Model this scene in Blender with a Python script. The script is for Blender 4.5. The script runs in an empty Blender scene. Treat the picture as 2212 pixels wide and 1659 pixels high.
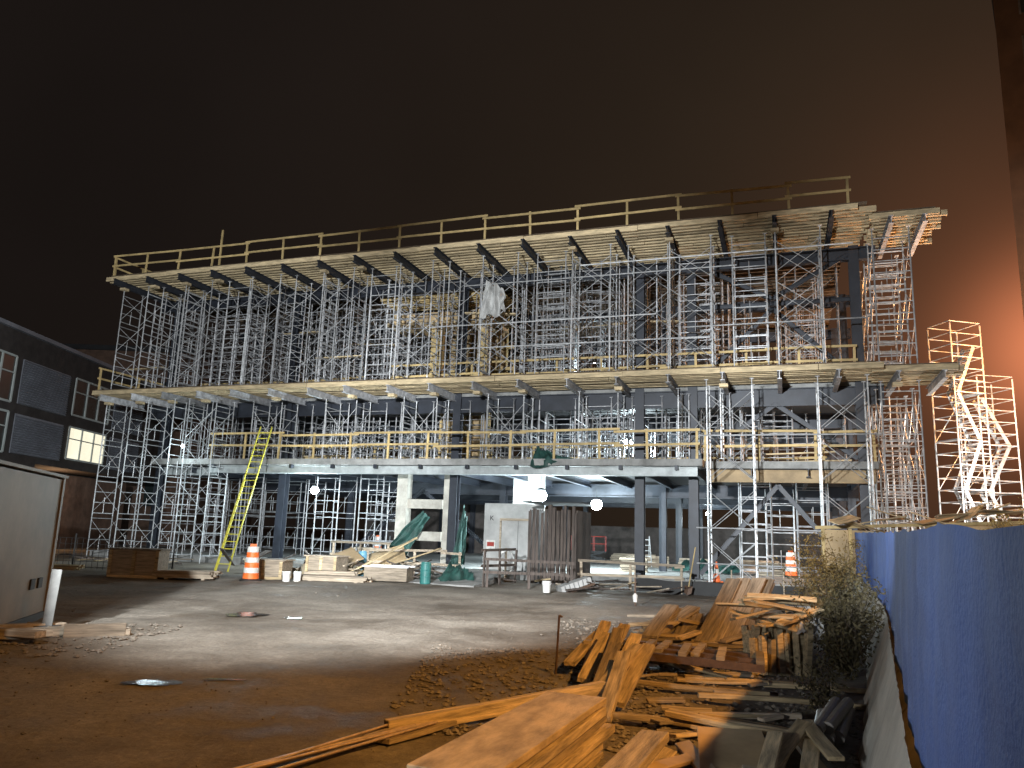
import bpy, math, random
from mathutils import Vector, Matrix, noise
random.seed(7)
R=random.uniform
sc=bpy.context.scene
COL=sc.collection
sc.view_settings.view_transform='Standard'; sc.view_settings.look='None'
# ------------------------------------------------------------------ materials
def mat(name,c,rough=.7,metal=0.,var=.25,scale=3.,bump=0.,bscale=None,c2=None,emit=None,es=1.,stretch=None,objrand=0.,spec=.5,transl=0.):
    m=bpy.data.materials.new(name);m.use_nodes=True
    nt=m.node_tree;N=nt.nodes;L=nt.links;b=N['Principled BSDF']
    b.inputs['Roughness'].default_value=rough;b.inputs['Metallic'].default_value=metal
    b.inputs['Specular IOR Level'].default_value=spec
    tc=N.new('ShaderNodeTexCoord');mp=N.new('ShaderNodeMapping');L.new(tc.outputs['Object'],mp.inputs[0])
    if stretch: mp.inputs['Scale'].default_value=stretch
    if objrand:
        oj=N.new('ShaderNodeObjectInfo');sc_=N.new('ShaderNodeVectorMath');sc_.operation='SCALE';sc_.inputs[0].default_value=(37,19,53);L.new(oj.outputs['Random'],sc_.inputs['Scale']);L.new(sc_.outputs[0],mp.inputs['Location'])
    n=N.new('ShaderNodeTexNoise');n.inputs['Scale'].default_value=scale;n.inputs['Detail'].default_value=6;n.inputs['Roughness'].default_value=.65
    L.new(mp.outputs[0],n.inputs['Vector'])
    r=N.new('ShaderNodeValToRGB');L.new(n.outputs['Fac'],r.inputs[0])
    d=[x*(1-var) for x in c]; e=[min(1,x*(1+var)) for x in (c2 or c)]
    r.color_ramp.elements[0].position=.32;r.color_ramp.elements[1].position=.68
    r.color_ramp.elements[0].color=(*d,1);r.color_ramp.elements[1].color=(*e,1)
    out=r.outputs[0]
    if objrand:
        oi=N.new('ShaderNodeObjectInfo');hs=N.new('ShaderNodeHueSaturation')
        mr=N.new('ShaderNodeMapRange');L.new(oi.outputs['Random'],mr.inputs[0]);mr.inputs[3].default_value=1-objrand;mr.inputs[4].default_value=1+objrand
        L.new(mr.outputs[0],hs.inputs['Value']);L.new(out,hs.inputs['Color']);out=hs.outputs[0]
    L.new(out,b.inputs['Base Color'])
    if bump:
        n2=N.new('ShaderNodeTexNoise');n2.inputs['Scale'].default_value=bscale or scale*5;n2.inputs['Detail'].default_value=5
        L.new(mp.outputs[0],n2.inputs['Vector'])
        bp=N.new('ShaderNodeBump');bp.inputs['Strength'].default_value=bump;bp.inputs['Distance'].default_value=.03
        L.new(n2.outputs['Fac'],bp.inputs['Height']);L.new(bp.outputs[0],b.inputs['Normal'])
    if emit:
        b.inputs['Emission Color'].default_value=(*emit,1);b.inputs['Emission Strength'].default_value=es
    if transl:
        tr=N.new('ShaderNodeBsdfTranslucent');L.new(out,tr.inputs[0]);mx=N.new('ShaderNodeMixShader');mx.inputs[0].default_value=transl
        L.new(b.outputs[0],mx.inputs[1]);L.new(tr.outputs[0],mx.inputs[2]);L.new(mx.outputs[0],N['Material Output'].inputs[0])
    return m
M=dict(
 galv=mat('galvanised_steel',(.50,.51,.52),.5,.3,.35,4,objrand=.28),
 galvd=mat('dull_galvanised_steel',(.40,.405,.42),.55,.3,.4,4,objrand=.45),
 steel=mat('painted_dark_steel',(.024,.028,.038),.5,.1,.3,2),
 white_steel=mat('primed_beam',(.36,.39,.39),.5,.1,.3,2),
 wood=mat('form_timber',(.48,.38,.23),.75,0,.4,2,.3,30,stretch=(1,6,6),objrand=.3),
 woodx=mat('yellow_timber',(.50,.37,.17),.7,0,.3,2,.2,objrand=.15),
 ply=mat('plywood',(.40,.29,.16),.7,0,.3,1.2,.1,objrand=.2),
 plyt=mat('grimy_plywood',(.42,.32,.19),.75,0,.45,2.2,.3,25,stretch=(1,3,3)),
 plyd=mat('shade_darkened_plywood',(.11,.08,.052),.8,0,.4,1.2,.1),  # plywood darkened in colour to paint in shade under the roof formwork
 oldwood=mat('weathered_board',(.44,.34,.20),.8,0,.6,3,.5,40,stretch=(.6,7,7),objrand=.45),
 greywood=mat('grey_board',(.34,.28,.21),.8,0,.5,3,.4,40,stretch=(.6,7,7),objrand=.4),
 concrete=mat('concrete',(.26,.26,.25),.85,0,.4,1.5,.25,20),
 conc_l=mat('light_concrete',(.38,.355,.31),.85,0,.3,1.5,.3,14),
 orange=mat('orange_plastic',(.85,.16,.03),.5,0,.2,6),
 whitep=mat('white_plastic',(.6,.6,.57),.5,0,.25,5),
 yellow=mat('yellow_fibreglass',(.6,.54,.07),.45,0,.2,6),
 blue=mat('blue_tarp',(.05,.11,.36),.7,0,.25,1.1,.35,50,transl=.1),
 teal=mat('teal_tarp',(.018,.065,.055),.65,0,.5,2,.4,8),
 tealp=mat('teal_plastic',(.03,.15,.14),.5,0,.25,4),
 bluep=mat('blue_plastic',(.12,.3,.42),.4,0,.2,4),
 beige=mat('beige_panel',(.18,.14,.095),.6,0,.3,.8,.05),
 whitebox=mat('white_panel',(.38,.38,.37),.5,0,.3,1.0),
 greyp=mat('grey_paint',(.09,.09,.085),.6,0,.4,5),
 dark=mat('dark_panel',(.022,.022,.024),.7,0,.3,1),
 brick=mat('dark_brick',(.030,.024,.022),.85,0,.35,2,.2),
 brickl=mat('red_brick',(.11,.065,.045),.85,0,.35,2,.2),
 blockw=mat('dim_block',(.07,.06,.055),.85,0,.35,2,.2),
 facade=mat('dark_tan_render',(.075,.045,.028),.85,0,.3,.6,.2),
 frame=mat('window_frame',(.35,.38,.37),.5,0,.1,2),
 glass=mat('dark_glass',(.03,.04,.04),.12,0,.2,1),
 louvre=mat('louvre_metal',(.2,.21,.24),.5,.2,.15,1),
 lit=mat('lit_window',(.6,.6,.5),.5,0,.4,.9,emit=(1.,.93,.7),es=.9),
 bulb=mat('lamp_lens',(1,1,1),.3,0,0,1,emit=(.75,.95,1.),es=150),
 bulbw=mat('warm_lamp_lens',(1,1,1),.3,0,0,1,emit=(1,.6,.3),es=18),
 leaf=mat('leaf',(.085,.068,.03),.7,0,.6,3,transl=.2),
 twig=mat('twig',(.06,.045,.03),.8),
 dryleaf=mat('dry_leaf',(.27,.18,.055),.7,0,.5,4,transl=.3),
 rock=mat('rock',(.19,.165,.135),.85,0,.4,6,.4),
 rust=mat('rusty_steel',(.10,.06,.04),.6,.2,.4,6,.2),
 rebar=mat('rebar',(.5,.38,.26),.5,.4,.3,10),
 red=mat('red_paint',(.3,.03,.02),.5,0,.15,3),
 brown=mat('brown_tarp',(.085,.066,.056),.8,0,.6,2,.4,stretch=(9,9,.7)),
 black=mat('black_mesh',(.02,.02,.02),.7),
 pipe=mat('pipe_plastic',(.2,.18,.16),.5,0,.2,3),
)
# ------------------------------------------------------------------ mesh builder
class MB:
    def __init__(s): s.v=[];s.f=[]
    def add(s,vs,fs):
        o=len(s.v);s.v+=[tuple(v) for v in vs];s.f+=[tuple(i+o for i in f) for f in fs];return s
    def box(s,x0,x1,y0,y1,z0,z1,mtx=None):
        vs=[Vector((x,y,z)) for z in(z0,z1) for x,y in((x0,y0),(x1,y0),(x1,y1),(x0,y1))]
        if mtx is not None: vs=[mtx@v for v in vs]
        return s.add(vs,[(3,2,1,0),(4,5,6,7),(0,1,5,4),(1,2,6,5),(2,3,7,6),(3,0,4,7)])
    def axes(s,a,b):
        a=Vector(a);b=Vector(b);d=(b-a).normalized();up=Vector((0,0,1)) if abs(d.z)<.95 else Vector((0,1,0))
        x=d.cross(up).normalized();y=x.cross(d);return a,b,x,y
    def bar(s,a,b,r,n=6,r2=None):
        a,b,x,y=s.axes(a,b);r2=r if r2 is None else r2
        vs=[a+(x*math.cos(t)+y*math.sin(t))*r for t in [i*2*math.pi/n for i in range(n)]]
        vs+=[b+(x*math.cos(t)+y*math.sin(t))*r2 for t in [i*2*math.pi/n for i in range(n)]]
        fs=[(i,(i+1)%n,n+(i+1)%n,n+i) for i in range(n)]+[tuple(range(n))[::-1],tuple(range(n,2*n))]
        return s.add(vs,fs)
    def beam(s,a,b,w,h):
        a,b,x,y=s.axes(a,b)
        vs=[p+x*i*w/2+y*j*h/2 for p in(a,b) for i,j in((-1,-1),(1,-1),(1,1),(-1,1))]
        return s.add(vs,[(3,2,1,0),(4,5,6,7),(0,1,5,4),(1,2,6,5),(2,3,7,6),(3,0,4,7)])
    def ibeam(s,a,b,w,h,t=.03):
        a,b,x,y=s.axes(a,b)
        s.beam(a+y*(h/2-t/2),b+y*(h/2-t/2),w,t);s.beam(a-y*(h/2-t/2),b-y*(h/2-t/2),w,t)
        return s.beam(a,b,t,h-2*t)
    def lathe(s,prof,n=20,cx=0,cy=0):
        o=len(s.v)
        for r,z in prof:
            for i in range(n): s.v.append((cx+r*math.cos(i*2*math.pi/n),cy+r*math.sin(i*2*math.pi/n),z))
        for k in range(len(prof)-1):
            for i in range(n): s.f.append((o+k*n+i,o+k*n+(i+1)%n,o+(k+1)*n+(i+1)%n,o+(k+1)*n+i))
        s.f.append(tuple(o+i for i in range(n))[::-1]);s.f.append(tuple(o+(len(prof)-1)*n+i for i in range(n)));return s
    def grid(s,fn,nu,nv):
        o=len(s.v)
        for j in range(nv+1):
            for i in range(nu+1): s.v.append(tuple(fn(i/nu,j/nv)))
        for j in range(nv):
            for i in range(nu):
                a=o+j*(nu+1)+i;s.f.append((a,a+1,a+nu+2,a+nu+1))
        return s
    def mesh(s,name,m,smooth=False):
        me=bpy.data.meshes.new(name);me.from_pydata(s.v,[],s.f);me.materials.append(m)
        if smooth: me.shade_smooth()
        me.update();return me
def part(name,data,parent=None,loc=(0,0,0),rot=(0,0,0),m=None,label=None,smooth=False):
    if isinstance(data,MB): data=data.mesh(name,m,smooth)
    o=bpy.data.objects.new(name,data);COL.objects.link(o);o.location=loc;o.rotation_euler=rot
    if parent: o.parent=parent
    if label: o['label']=label
    return o
def thing(name,label,cat,data=None,loc=(0,0,0),rot=(0,0,0),m=None,group=None,smooth=False):
    o=part(name,data,None,loc,rot,m,label,smooth);o['category']=cat
    if group:o['group']=group
    return o
def structure(o): o['kind']='structure';return o
# building frame -----------------------------------------------------------
A0=Vector((-20.2,37.0));UX=Vector((.9430,-.3329));VX=Vector((.3329,.9430));BR=(0,0,math.atan2(-.3329,.9430))
def W(u,v,z=0): 
    p=A0+UX*u+VX*v;return (p.x,p.y,z)
FZ=.32
# ------------------------------------------------------------------ ground
def gz(x,y):
    q=Vector((x,y))-A0;v=q.dot(VX)
    z=.07*(noise.noise((x*.25,y*.25,0)))+.035*noise.noise((x*.9,y*.9,3))+.018*noise.noise((x*3,y*3,7))
    for off in (0,1.7):
        d=abs((y-16.5-off)-.18*(x+3)-.9*math.sin(x*.22)); z-=.035*math.exp(-(d/.22)**2)
    if v>0.5: z=min(z,0)*.3-.02
    return z
def lines(a,b,s,ext):
    L=[a+i*s for i in range(int((b-a)/s)+1)]
    return [a-e for e in ext[::-1]]+L+[L[-1]+e for e in ext]
xs=lines(-16,16,.14,[1,3,6,12,25,50,120,400,900]);ys=lines(1,32,.14,[1,3,6,12,25,50,120,400,900])
gm=MB()
for y in ys:
    for x in xs: gm.v.append((x,y,gz(x,y) if abs(x)<40 and -20<y<60 else -.05))
nx=len(xs)
for j in range(len(ys)-1):
    for i in range(nx-1):
        a=j*nx+i;gm.f.append((a,a+1,a+nx+1,a+nx))
def ground_mat():
    m=bpy.data.materials.new('muddy_gravel');m.use_nodes=True;nt=m.node_tree;N=nt.nodes;L=nt.links;b=N['Principled BSDF']
    b.inputs['Specular IOR Level'].default_value=.3
    tc=N.new('ShaderNodeTexCoord')
    def nz(s,d=8,r=.65):
        n=N.new('ShaderNodeTexNoise');n.inputs['Scale'].default_value=s;n.inputs['Detail'].default_value=d;n.inputs['Roughness'].default_value=r
        L.new(tc.outputs['Object'],n.inputs['Vector']);return n.outputs['Fac']
    def ramp(i,p0,c0,p1,c1):
        r=N.new('ShaderNodeValToRGB');L.new(i,r.inputs[0]);e=r.color_ramp.elements;e[0].position=p0;e[0].color=(*c0,1);e[1].position=p1;e[1].color=(*c1,1);return r.outputs[0]
    big=ramp(nz(.3,7,.7),.38,(.12,.098,.075),.64,(.31,.28,.235))
    fine=ramp(nz(14,8,.8),.3,(.62,.62,.62),.72,(1.25,1.25,1.25))
    mx=N.new('ShaderNodeMixRGB');mx.blend_type='MULTIPLY';mx.inputs[0].default_value=1;L.new(big,mx.inputs[1]);L.new(fine,mx.inputs[2])
    vo=N.new('ShaderNodeTexVoronoi');vo.inputs['Scale'].default_value=26;L.new(tc.outputs['Object'],vo.inputs['Vector'])
    peb=ramp(vo.outputs['Distance'],.12,(1.25,1.25,1.2),.3,(1,1,1))
    mx2=N.new('ShaderNodeMixRGB');mx2.blend_type='MULTIPLY';mx2.inputs[0].default_value=.5;L.new(mx.outputs[0],mx2.inputs[1]);L.new(peb,mx2.inputs[2])
    L.new(mx2.outputs[0],b.inputs['Base Color'])
    ro=ramp(nz(.6,6,.6),.40,(.62,.62,.62),.5,(.95,.95,.95));L.new(ro,b.inputs['Roughness'])
    bp=N.new('ShaderNodeBump');bp.inputs['Strength'].default_value=.9;bp.inputs['Distance'].default_value=.05;L.new(nz(7,10,.72),bp.inputs['Height']);L.new(bp.outputs[0],b.inputs['Normal'])
    return m
g=structure(part('ground',gm,None,m=ground_mat(),smooth=True))
def wmat():
    m=bpy.data.materials.new('puddle_water');m.use_nodes=True;b=m.node_tree.nodes['Principled BSDF']
    b.inputs['Base Color'].default_value=(.06,.052,.045,1);b.inputs['Roughness'].default_value=.06
    n=m.node_tree.nodes.new('ShaderNodeTexNoise');n.inputs['Scale'].default_value=7;bp=m.node_tree.nodes.new('ShaderNodeBump');bp.inputs['Strength'].default_value=.3;bp.inputs['Distance'].default_value=.02
    m.node_tree.links.new(n.outputs[0],bp.inputs['Height']);m.node_tree.links.new(bp.outputs[0],b.inputs['Normal']);return m
wm=wmat()
for (x,y,a,bb,s) in [(-3.72,8.8,.32,.15,1),(-3.1,9.1,.26,.04,5),(-5.1,15.9,.36,.4,2),(-4.1,15.7,.2,.08,3)]:
    pm=MB();n=48;pts=[]
    for i in range(n):
        t=i*2*math.pi/n;k=1+.5*noise.noise((math.cos(t)*1.5,math.sin(t)*1.5,s))+.25*noise.noise((math.cos(t)*5,math.sin(t)*5,s))
        pts.append((x+a*k*math.cos(t),y+bb*k*math.sin(t)))
    zz=max(gz(px,py) for px,py in pts+[(x,y)])*.7+.3*gz(x,y)+.006
    pm.add([(px,py,zz) for px,py in pts],[tuple(range(n))])
    structure(part('water',pm,None,m=wm))
gr=MB()
def rock(x,y,s,z=None):
    z=gz(x,y) if z is None else z
    vs=[];b=[(0,0,1),(1,0,0),(0,1,0),(-1,0,0),(0,-1,0),(0,0,-1),(.7,.7,.3),(-.7,.6,.3),(-.6,-.7,.3),(.7,-.6,.3)]
    a=R(0,6.28)
    for p in b:
        q=[c*s*R(.65,1.2) for c in p];vs.append((x+q[0]*math.cos(a)-q[1]*math.sin(a),y+q[0]*math.sin(a)+q[1]*math.cos(a),z+q[2]*.65+s*.2))
    gr.add(vs,[(0,1,6),(0,6,2),(0,2,7),(0,7,3),(0,3,8),(0,8,4),(0,4,9),(0,9,1),(5,6,1),(5,2,6),(5,7,2),(5,3,7),(5,8,3),(5,4,8),(5,9,4),(5,1,9)])
for i in range(1700):
    y=4+20*random.random()**1.4;x=R(-.62,.5)*y
    if noise.noise((x*.3,y*.3,9))>-.05: rock(x,y,R(.006,.017)*(1 if random.random()<.96 else 2.2))
for i in range(1500):
    rock(R(-1.4,1.6)+.3,R(7,12.5),R(.008,.045))
for i in range(2400):
    y=R(5.5,17);rock(R(.9,4.6)*(.35+y*.055),y,R(.01,.045))
for i in range(500):
    rock(R(-8.5,-5.2),R(10.2,13.5),R(.012,.055))
s=part('gravel',gr,None,m=M['rock']);s['kind']='stuff'
# ------------------------------------------------------------------ building slabs
structure(part('concrete_floor',MB().box(-1,40,1.9,34,-.3,FZ),None,W(0,0),BR,m=M['concrete']))
bld=thing('steel_frame_building','three storey steel frame building under construction with concrete slabs','building',None,W(0,0),BR)
part('floor_slab',MB().box(3,28.6,1.0,27,4.46,4.72).box(28.603,34.6,1.9,27,4.46,4.72),bld,m=M['concrete'],label='grey concrete first floor slab edge')
part('floor_slab',MB().box(.8,35,2.7,20,7.62,7.94),bld,m=M['concrete'])
part('metal_deck',MB().box(3.1,34.4,1.95,26.9,4.43,4.457).box(.9,34.9,2.8,19.9,7.59,7.617),bld,m=M['dark'],label='dark metal deck sheet added to darken the slab underside')  # deck sheet kept dark so the pale slab underside reads as shaded
eb=MB().ibeam((6.2,1.25,4.26),(28.4,1.25,4.26),.25,.34,.03).ibeam((3,1.9,4.2),(6.1,1.9,4.2),.2,.36)
part('edge_beam',eb,bld,m=M['white_steel'],label='pale primed steel edge beam under the slab')
part('edge_beam',MB().ibeam((28.7,2.1,4.18),(34.5,2.1,4.18),.25,.46),bld,m=M['ply'],label='tan formwork beam at the end bay')
for k in range(11):
    part('slab_bracket',MB().box(6.6+k*2.1,6.72+k*2.1,.9,1.1,4.3,4.47),bld,m=M['steel'])
for u in (2,9.3,18,26,28.1,34.2):
    w=.36
    part('column',MB().ibeam((u,2.75,FZ),(u,2.75,13.1),w,w,.045),bld,m=M['steel'])
    part('base_plate',MB().box(u-.3,u+.3,2.45,3.05,FZ,FZ+.04),bld,m=M['steel'])
for v in (9,15,21,26.5):
    for u in (2,9.3,18,26,34.2): part('column',MB().ibeam((u,v,FZ),(u,v,7.6 if v>16 else 13.1),.32,.32,.04),bld,m=M['steel'])
for z,h in((7.25,.7),(12.8,.5)):
    for v in (2.75,9,15): part('steel_beam',MB().ibeam((.8,v,z),(35,v,z),.28,h,.04),bld,m=M['steel'])
for u in [3+1.95*i for i in range(17)]:
    part('floor_joist',MB().ibeam((u,1.5,4.27),(u,27,4.27),.14,.3,.02),bld,m=M['steel'])
for v in (9,15,21): part('steel_beam',MB().ibeam((3,v,4.0),(34.5,v,4.0),.25,.6,.04),bld,m=M['steel'])
for a,b in [((28.3,2.75,11.0),(34,2.75,11.0)),((28.4,2.75,12.8),(31.2,2.75,11.2)),((31.2,2.75,11.2),(34,2.75,12.8)),((28.4,2.75,8.0),(31.2,2.75,10.8)),((31.2,2.75,10.8),(34,2.75,8.0)),((28.3,2.75,.5),(31.2,2.75,3.9)),((31.2,2.75,3.9),(34,2.75,.5)),((28.3,2.75,4.9),(31.2,2.75,7)),((31.2,2.75,7),(34,2.75,4.9)),((9.3,9,.5),(13.5,9,3.9)),((13.5,9,3.9),(18,9,.5))]:
    part('diagonal_brace',MB().ibeam(a,b,.15,.17,.02),bld,m=M['steel'])
core=thing('concrete_core_frame','cast concrete stair opening frame with lintels','concrete frame',None,W(0,0),BR)
part('pillar',MB().box(15.0,15.5,3.2,3.7,FZ,4.42),core,m=M['conc_l']);part('pillar',MB().box(17.2,17.7,3.4,3.9,FZ,4.42),core,m=M['conc_l'])
for z in (1.35,2.75): part('lintel',MB().box(15.5,17.2,3.3,3.65,z,z+.4),core,m=M['conc_l'])
part('pillar',MB().box(19.9,20.7,5,5.6,FZ,4.42),core,m=M['concrete']);part('pillar',MB().box(21.0,21.4,4.4,5.0,2.2,4.42),core,m=M['concrete'])
thing('back_wall','dim block wall closing the open ground floor','wall',MB().box(0,14,26.8,27,FZ,4.3).box(18,35,26.8,27,FZ,2.6),W(0,0),BR,M['blockw'])
# ------------------------------------------------------------------ decks
def deck(nm,label,u0,u1,v0,v1,z,girders,gm_,step=.30):
    d=thing(nm,label,'formwork deck',None,W(0,0),BR)
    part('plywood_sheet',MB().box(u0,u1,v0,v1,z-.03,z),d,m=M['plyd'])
    nj=int((v1-v0)/step)
    for i in range(nj):
        v=v0+.1+i*step;mb=MB();u=u0-R(.0,.45)
        while u<u1-.3:
            e=min(u+R(3.2,5.5),u1+R(0,.45));dv=R(-.03,.03);mb.box(u,e,v+dv-.055,v+dv+.055,z-.24+R(0,.02),z-.032);u=e+.02
        part('joist',mb,d,m=M['wood'])
    for u in girders:
        part('girder',MB().ibeam((u,v0-R(.02,.3),z-.41),(u,v1,z-.41),.16,.3,.025),d,m=M[gm_])
        if random.random()<.6: part('packing_block',MB().box(u-.15,u+.15,v0+.3,v0+.6,z-.68,z-.563),d,m=M['wood'])
    return d
UG=[.5+1.93*i for i in range(18)]
deck('roof_formwork_deck','timber roof formwork deck with joists over steel girders',0,34.5,0,4.8,13.75,UG,'steel')
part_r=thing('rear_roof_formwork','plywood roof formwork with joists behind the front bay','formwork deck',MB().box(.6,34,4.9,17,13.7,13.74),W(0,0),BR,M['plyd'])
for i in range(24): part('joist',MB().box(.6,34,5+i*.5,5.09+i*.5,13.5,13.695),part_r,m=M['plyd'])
deck('roof_formwork_deck','small timber roof deck on the end shoring tower',34.8,36.75,.7,4.2,13.6,[35.3,36.4],'galvd')
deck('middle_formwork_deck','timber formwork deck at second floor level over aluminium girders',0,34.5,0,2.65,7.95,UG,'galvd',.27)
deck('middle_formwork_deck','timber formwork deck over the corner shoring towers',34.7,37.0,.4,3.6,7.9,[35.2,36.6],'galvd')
# ------------------------------------------------------------------ shoring towers
D=1.2;B=1.55
def frame_mb(mb,x,z,h,rr=.027):
    mb.bar((x,0,z),(x,0,z+h),rr);mb.bar((x,D,z),(x,D,z+h),rr)
    n=max(3,round(h/.42))
    for i in range(n):
        zz=z+.12+i*(h-.24)/(n-1);mb.bar((x,0,zz),(x,D,zz),.020,5)
    mb.bar((x,D*.5,z+.12),(x,D*.5,z+h*.5),.013,4)
    return mb
def brace_mb(mb,z,h,y,both=True):
    mb.bar((0,y,z+.2),(B,y,z+h-.2),.012,4)
    if both: mb.bar((0,y,z+h-.2),(B,y,z+.2),.012,4)
    return mb
def jack1(mb,x,y,z0,z1,pl):
    mb.bar((x,y,z0),(x,y,z1),.02,5);mb.box(x-.07,x+.07,y-.07,y+.07,pl,pl+.012);return mb
cache={}
def tower_meshes(H,n):
    k=(round(H,2),n)
    if k not in cache:
        h=(H-.5)/n
        fr=frame_mb(MB(),0,0,h).mesh('frame',M['galv']);br=brace_mb(MB(),0,h,0).mesh('cross_brace',M['galv'])
        jb=jack1(MB(),0,0,0,.25,0).mesh('base_jack',M['galv']);jt=jack1(MB(),0,0,0,.25,.238).mesh('head_jack',M['galv'])
        al=MB()
        for i in range(n):
            for x in (0,B): frame_mb(al,x,.25+i*h,h,.030)
            brace_mb(al,.25+i*h,h,0 if i%2 else D,False)
        for x in(0,B):
            for y in(0,D): jack1(al,x,y,0,.25,0);jack1(al,x,y,H-.25,H,H-.012)
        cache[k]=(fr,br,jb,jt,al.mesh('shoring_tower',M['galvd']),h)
    return cache[k]
ROT=BR[2]
def tower(u,v,z0,H,n,rot=False,detail=True,label='galvanised ladder frame shoring tower on the floor slab',rz=0.):
    fr,br,jb,jt,al,h=tower_meshes(H,n)
    r=(0,0,ROT+rz+(math.pi/2 if rot else 0)); p=W(u+(1.3 if rot else 0),v,z0)
    o=thing('shoring_tower',label,'scaffolding',None if detail else al,p,r,group='galvanised shoring towers')
    if detail:
        for i in range(n):
            for x in(0,B): part('frame',fr,o,(x,0,.25+i*h))
            for y in (0,D): part('cross_brace',br,o,(0,y,.25+i*h))
        for x in(0,B):
            for y in(0,D): part('base_jack',jb,o,(x,y,0));part('head_jack',jt,o,(x,y,H-.25))
    return o
SP=3.86
for i in range(9):
    u=.5+SP*i
    tower(u,.45,7.96,5.22,3,label='galvanised ladder frame tower under the roof deck edge')
    if i<8: tower(u+2.2,.75,7.96,5.22,3,rot=(i%2==1),label='galvanised ladder frame tower filling the gap under the roof deck')
    if i not in(0,8,): tower(u+.2,1.15,4.73,2.68,1,label='short galvanised shoring frame on the slab edge')
for k,v in enumerate((2.2,3.7,5.4,7.3,9.3,11.4,13.6)):
    n=(16,15,15,14,13,11,10)[k]
    for i in range(n):
        u=.6+i*33.0/n+R(-.2,.25)+(.9 if k%2 else 0)
        if not(14.0<u<19 and 3<v<8) and u<33.6 and not (28.5<u<30.5 and v<5):
            tower(u,v+R(-.15,.2),7.95,5.2,3,rot=(i+k)%3!=0,detail=False,label='galvanised shoring tower deep under the roof formwork',rz=R(-.03,.03))
        if k<6 and i<14 and u>1 and not(14.8<u<18.5 and 5<v<7) and u<33 and not (k==0 and u<6):
            tower(u+.4,v+.3+R(-.15,.2),4.73,2.68,1,rot=(i+k)%3!=1,detail=False,label='galvanised shoring frame standing on the first floor slab',rz=R(-.03,.03))
for u,v in((.5,.35),(3.2,.2),(5.5,.3)):
    tower(u,v,-.02,7.45,4,label='tall galvanised shoring tower standing on the yard ground')
for u,v in((1.2,3.4),(3.6,3.6),(6.3,3.5),(10.6,3.4),(12.8,3.6),(5,7),(11,7.5),(2,8),(4,5.2),(7.2,6),(1,6)):
    tower(u,v,FZ,4.1,2,rot=True,detail=False,label='shoring tower on the ground floor below the slab')
for u,v in((29.6,4.2),(31.8,6),(30.5,9)): tower(u,v,FZ,4.1,2,detail=False,rot=True,label='shoring tower on the ground floor below the slab')
for u,v in((28.9,-.35),(32.6,-.35)):
    tower(u,v,-.04,7.45,4,label='tall galvanised scaffold tower standing before the end bay')
for v in(1.0,2.5,4.2):
    tower(34.6,v,-.02,7.45,4,rot=True,label='corner shoring tower rising from the ground')
    tower(34.6,v,7.95,5.12,3,rot=True,label='corner shoring tower under the small roof deck')
for z,u0,u1,v in((9.2,19,29,.4),(10.2,17.5,27,.42),(11.9,19,30,.4),(12.4,24,34,.42),(9.6,28,34.4,.38),(2.2,28.5,34.4,-.4),(1.0,28.5,34.6,-.4),(5.4,28.6,34.5,-.4)):
    thing('scaffold_tube','long horizontal galvanised ledger tube clamped along the towers','scaffolding tube',MB().bar((u0,v,z),(u1,v,z),.026),W(0,0),BR,M['galv'],group='ledger tubes')
# ------------------------------------------------------------------ guard rails (timber)
def rail(u0,u1,v0,v1,z,label,h=1.1,sp=2.0,mt='woodx'):
    L=math.hypot(u1-u0,v1-v0);n=max(1,round(L/sp));o=thing('guard_rail',label,'guard rail',None,W(0,0),BR,group='timber guard rails')
    pm=MB().box(-.045,.045,-.025,.025,-.15,h).mesh('post',M[mt]);du,dv=(u1-u0)/L,(v1-v0)/L
    for i in range(n+1):
        part('post',pm,o,(u0+(u1-u0)*i/n,v0+(v1-v0)*i/n,z),(R(-.04,.04),R(-.03,.03),math.atan2(dv,du)))
    for hh in (.52,1.03):
        t=0;tog=0
        while t<L-.05:
            e=min(t+sp*2,L);tog=1-tog
            za=R(-.04,.04)+tog*.05;zb=R(-.04,.04)+tog*.05;oy=-.045-tog*.001
            part('rail',MB().beam((u0+du*(t-.12)-dv*.04,v0+dv*(t-.12)+du*oy,z+h*hh/1.1+za),(u0+du*(e+.12)-dv*.04,v0+dv*(e+.12)+oy*du,z+h*hh/1.1+zb),.035,.09),o,m=M[mt])
            t=e
    return o
rl=rail(-.1,33.9,.25,.25,13.75,'yellow timber guard rail along the roof deck edge')
part('post',MB().box(-.04,.04,-.03,.03,-.1,1.9),rl,(6.3,.3,13.75),m=M['woodx'])
rail(-.1,-.1,.3,5.5,13.75,'yellow timber guard rail returning along the deck end')
rail(0,0,.2,5,7.95,'yellow timber guard rail at the middle deck end',h=1.1)
rail(15,34,2.2,2.2,7.95,'yellow timber guard rail along the second floor edge')
rail(6.4,28.4,1.06,1.06,4.72,'yellow timber guard rail along the first floor slab',h=1.15,sp=1.9)
rail(28.6,34.5,1.95,1.95,4.72,'yellow timber guard rail along the end bay slab',h=1.15)
rail(8,30,5,5,7.95,'yellow timber guard rail deep on the second floor')
rail(2,12,4.5,4.5,7.95,'yellow timber guard rail among the towers')
rail(8,33,6,6,4.72,'yellow timber guard rail deep on the first floor')
for k in range(26):
    u=R(1,33);v=R(1.5,7);z=random.choice([7.97,7.97,9.2,10.9,4.75,4.75])
    p=W(u,v,z+R(.03,.4));o=thing('scaffold_plank','pale timber plank lying among the shoring towers','board',MB().box(-R(.9,1.6),R(.9,1.6),-.12,.12,-.025,.025),p,(0,R(-.05,.05),ROT+R(-.2,.2)),M['wood'],'scaffold planks')
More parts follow.
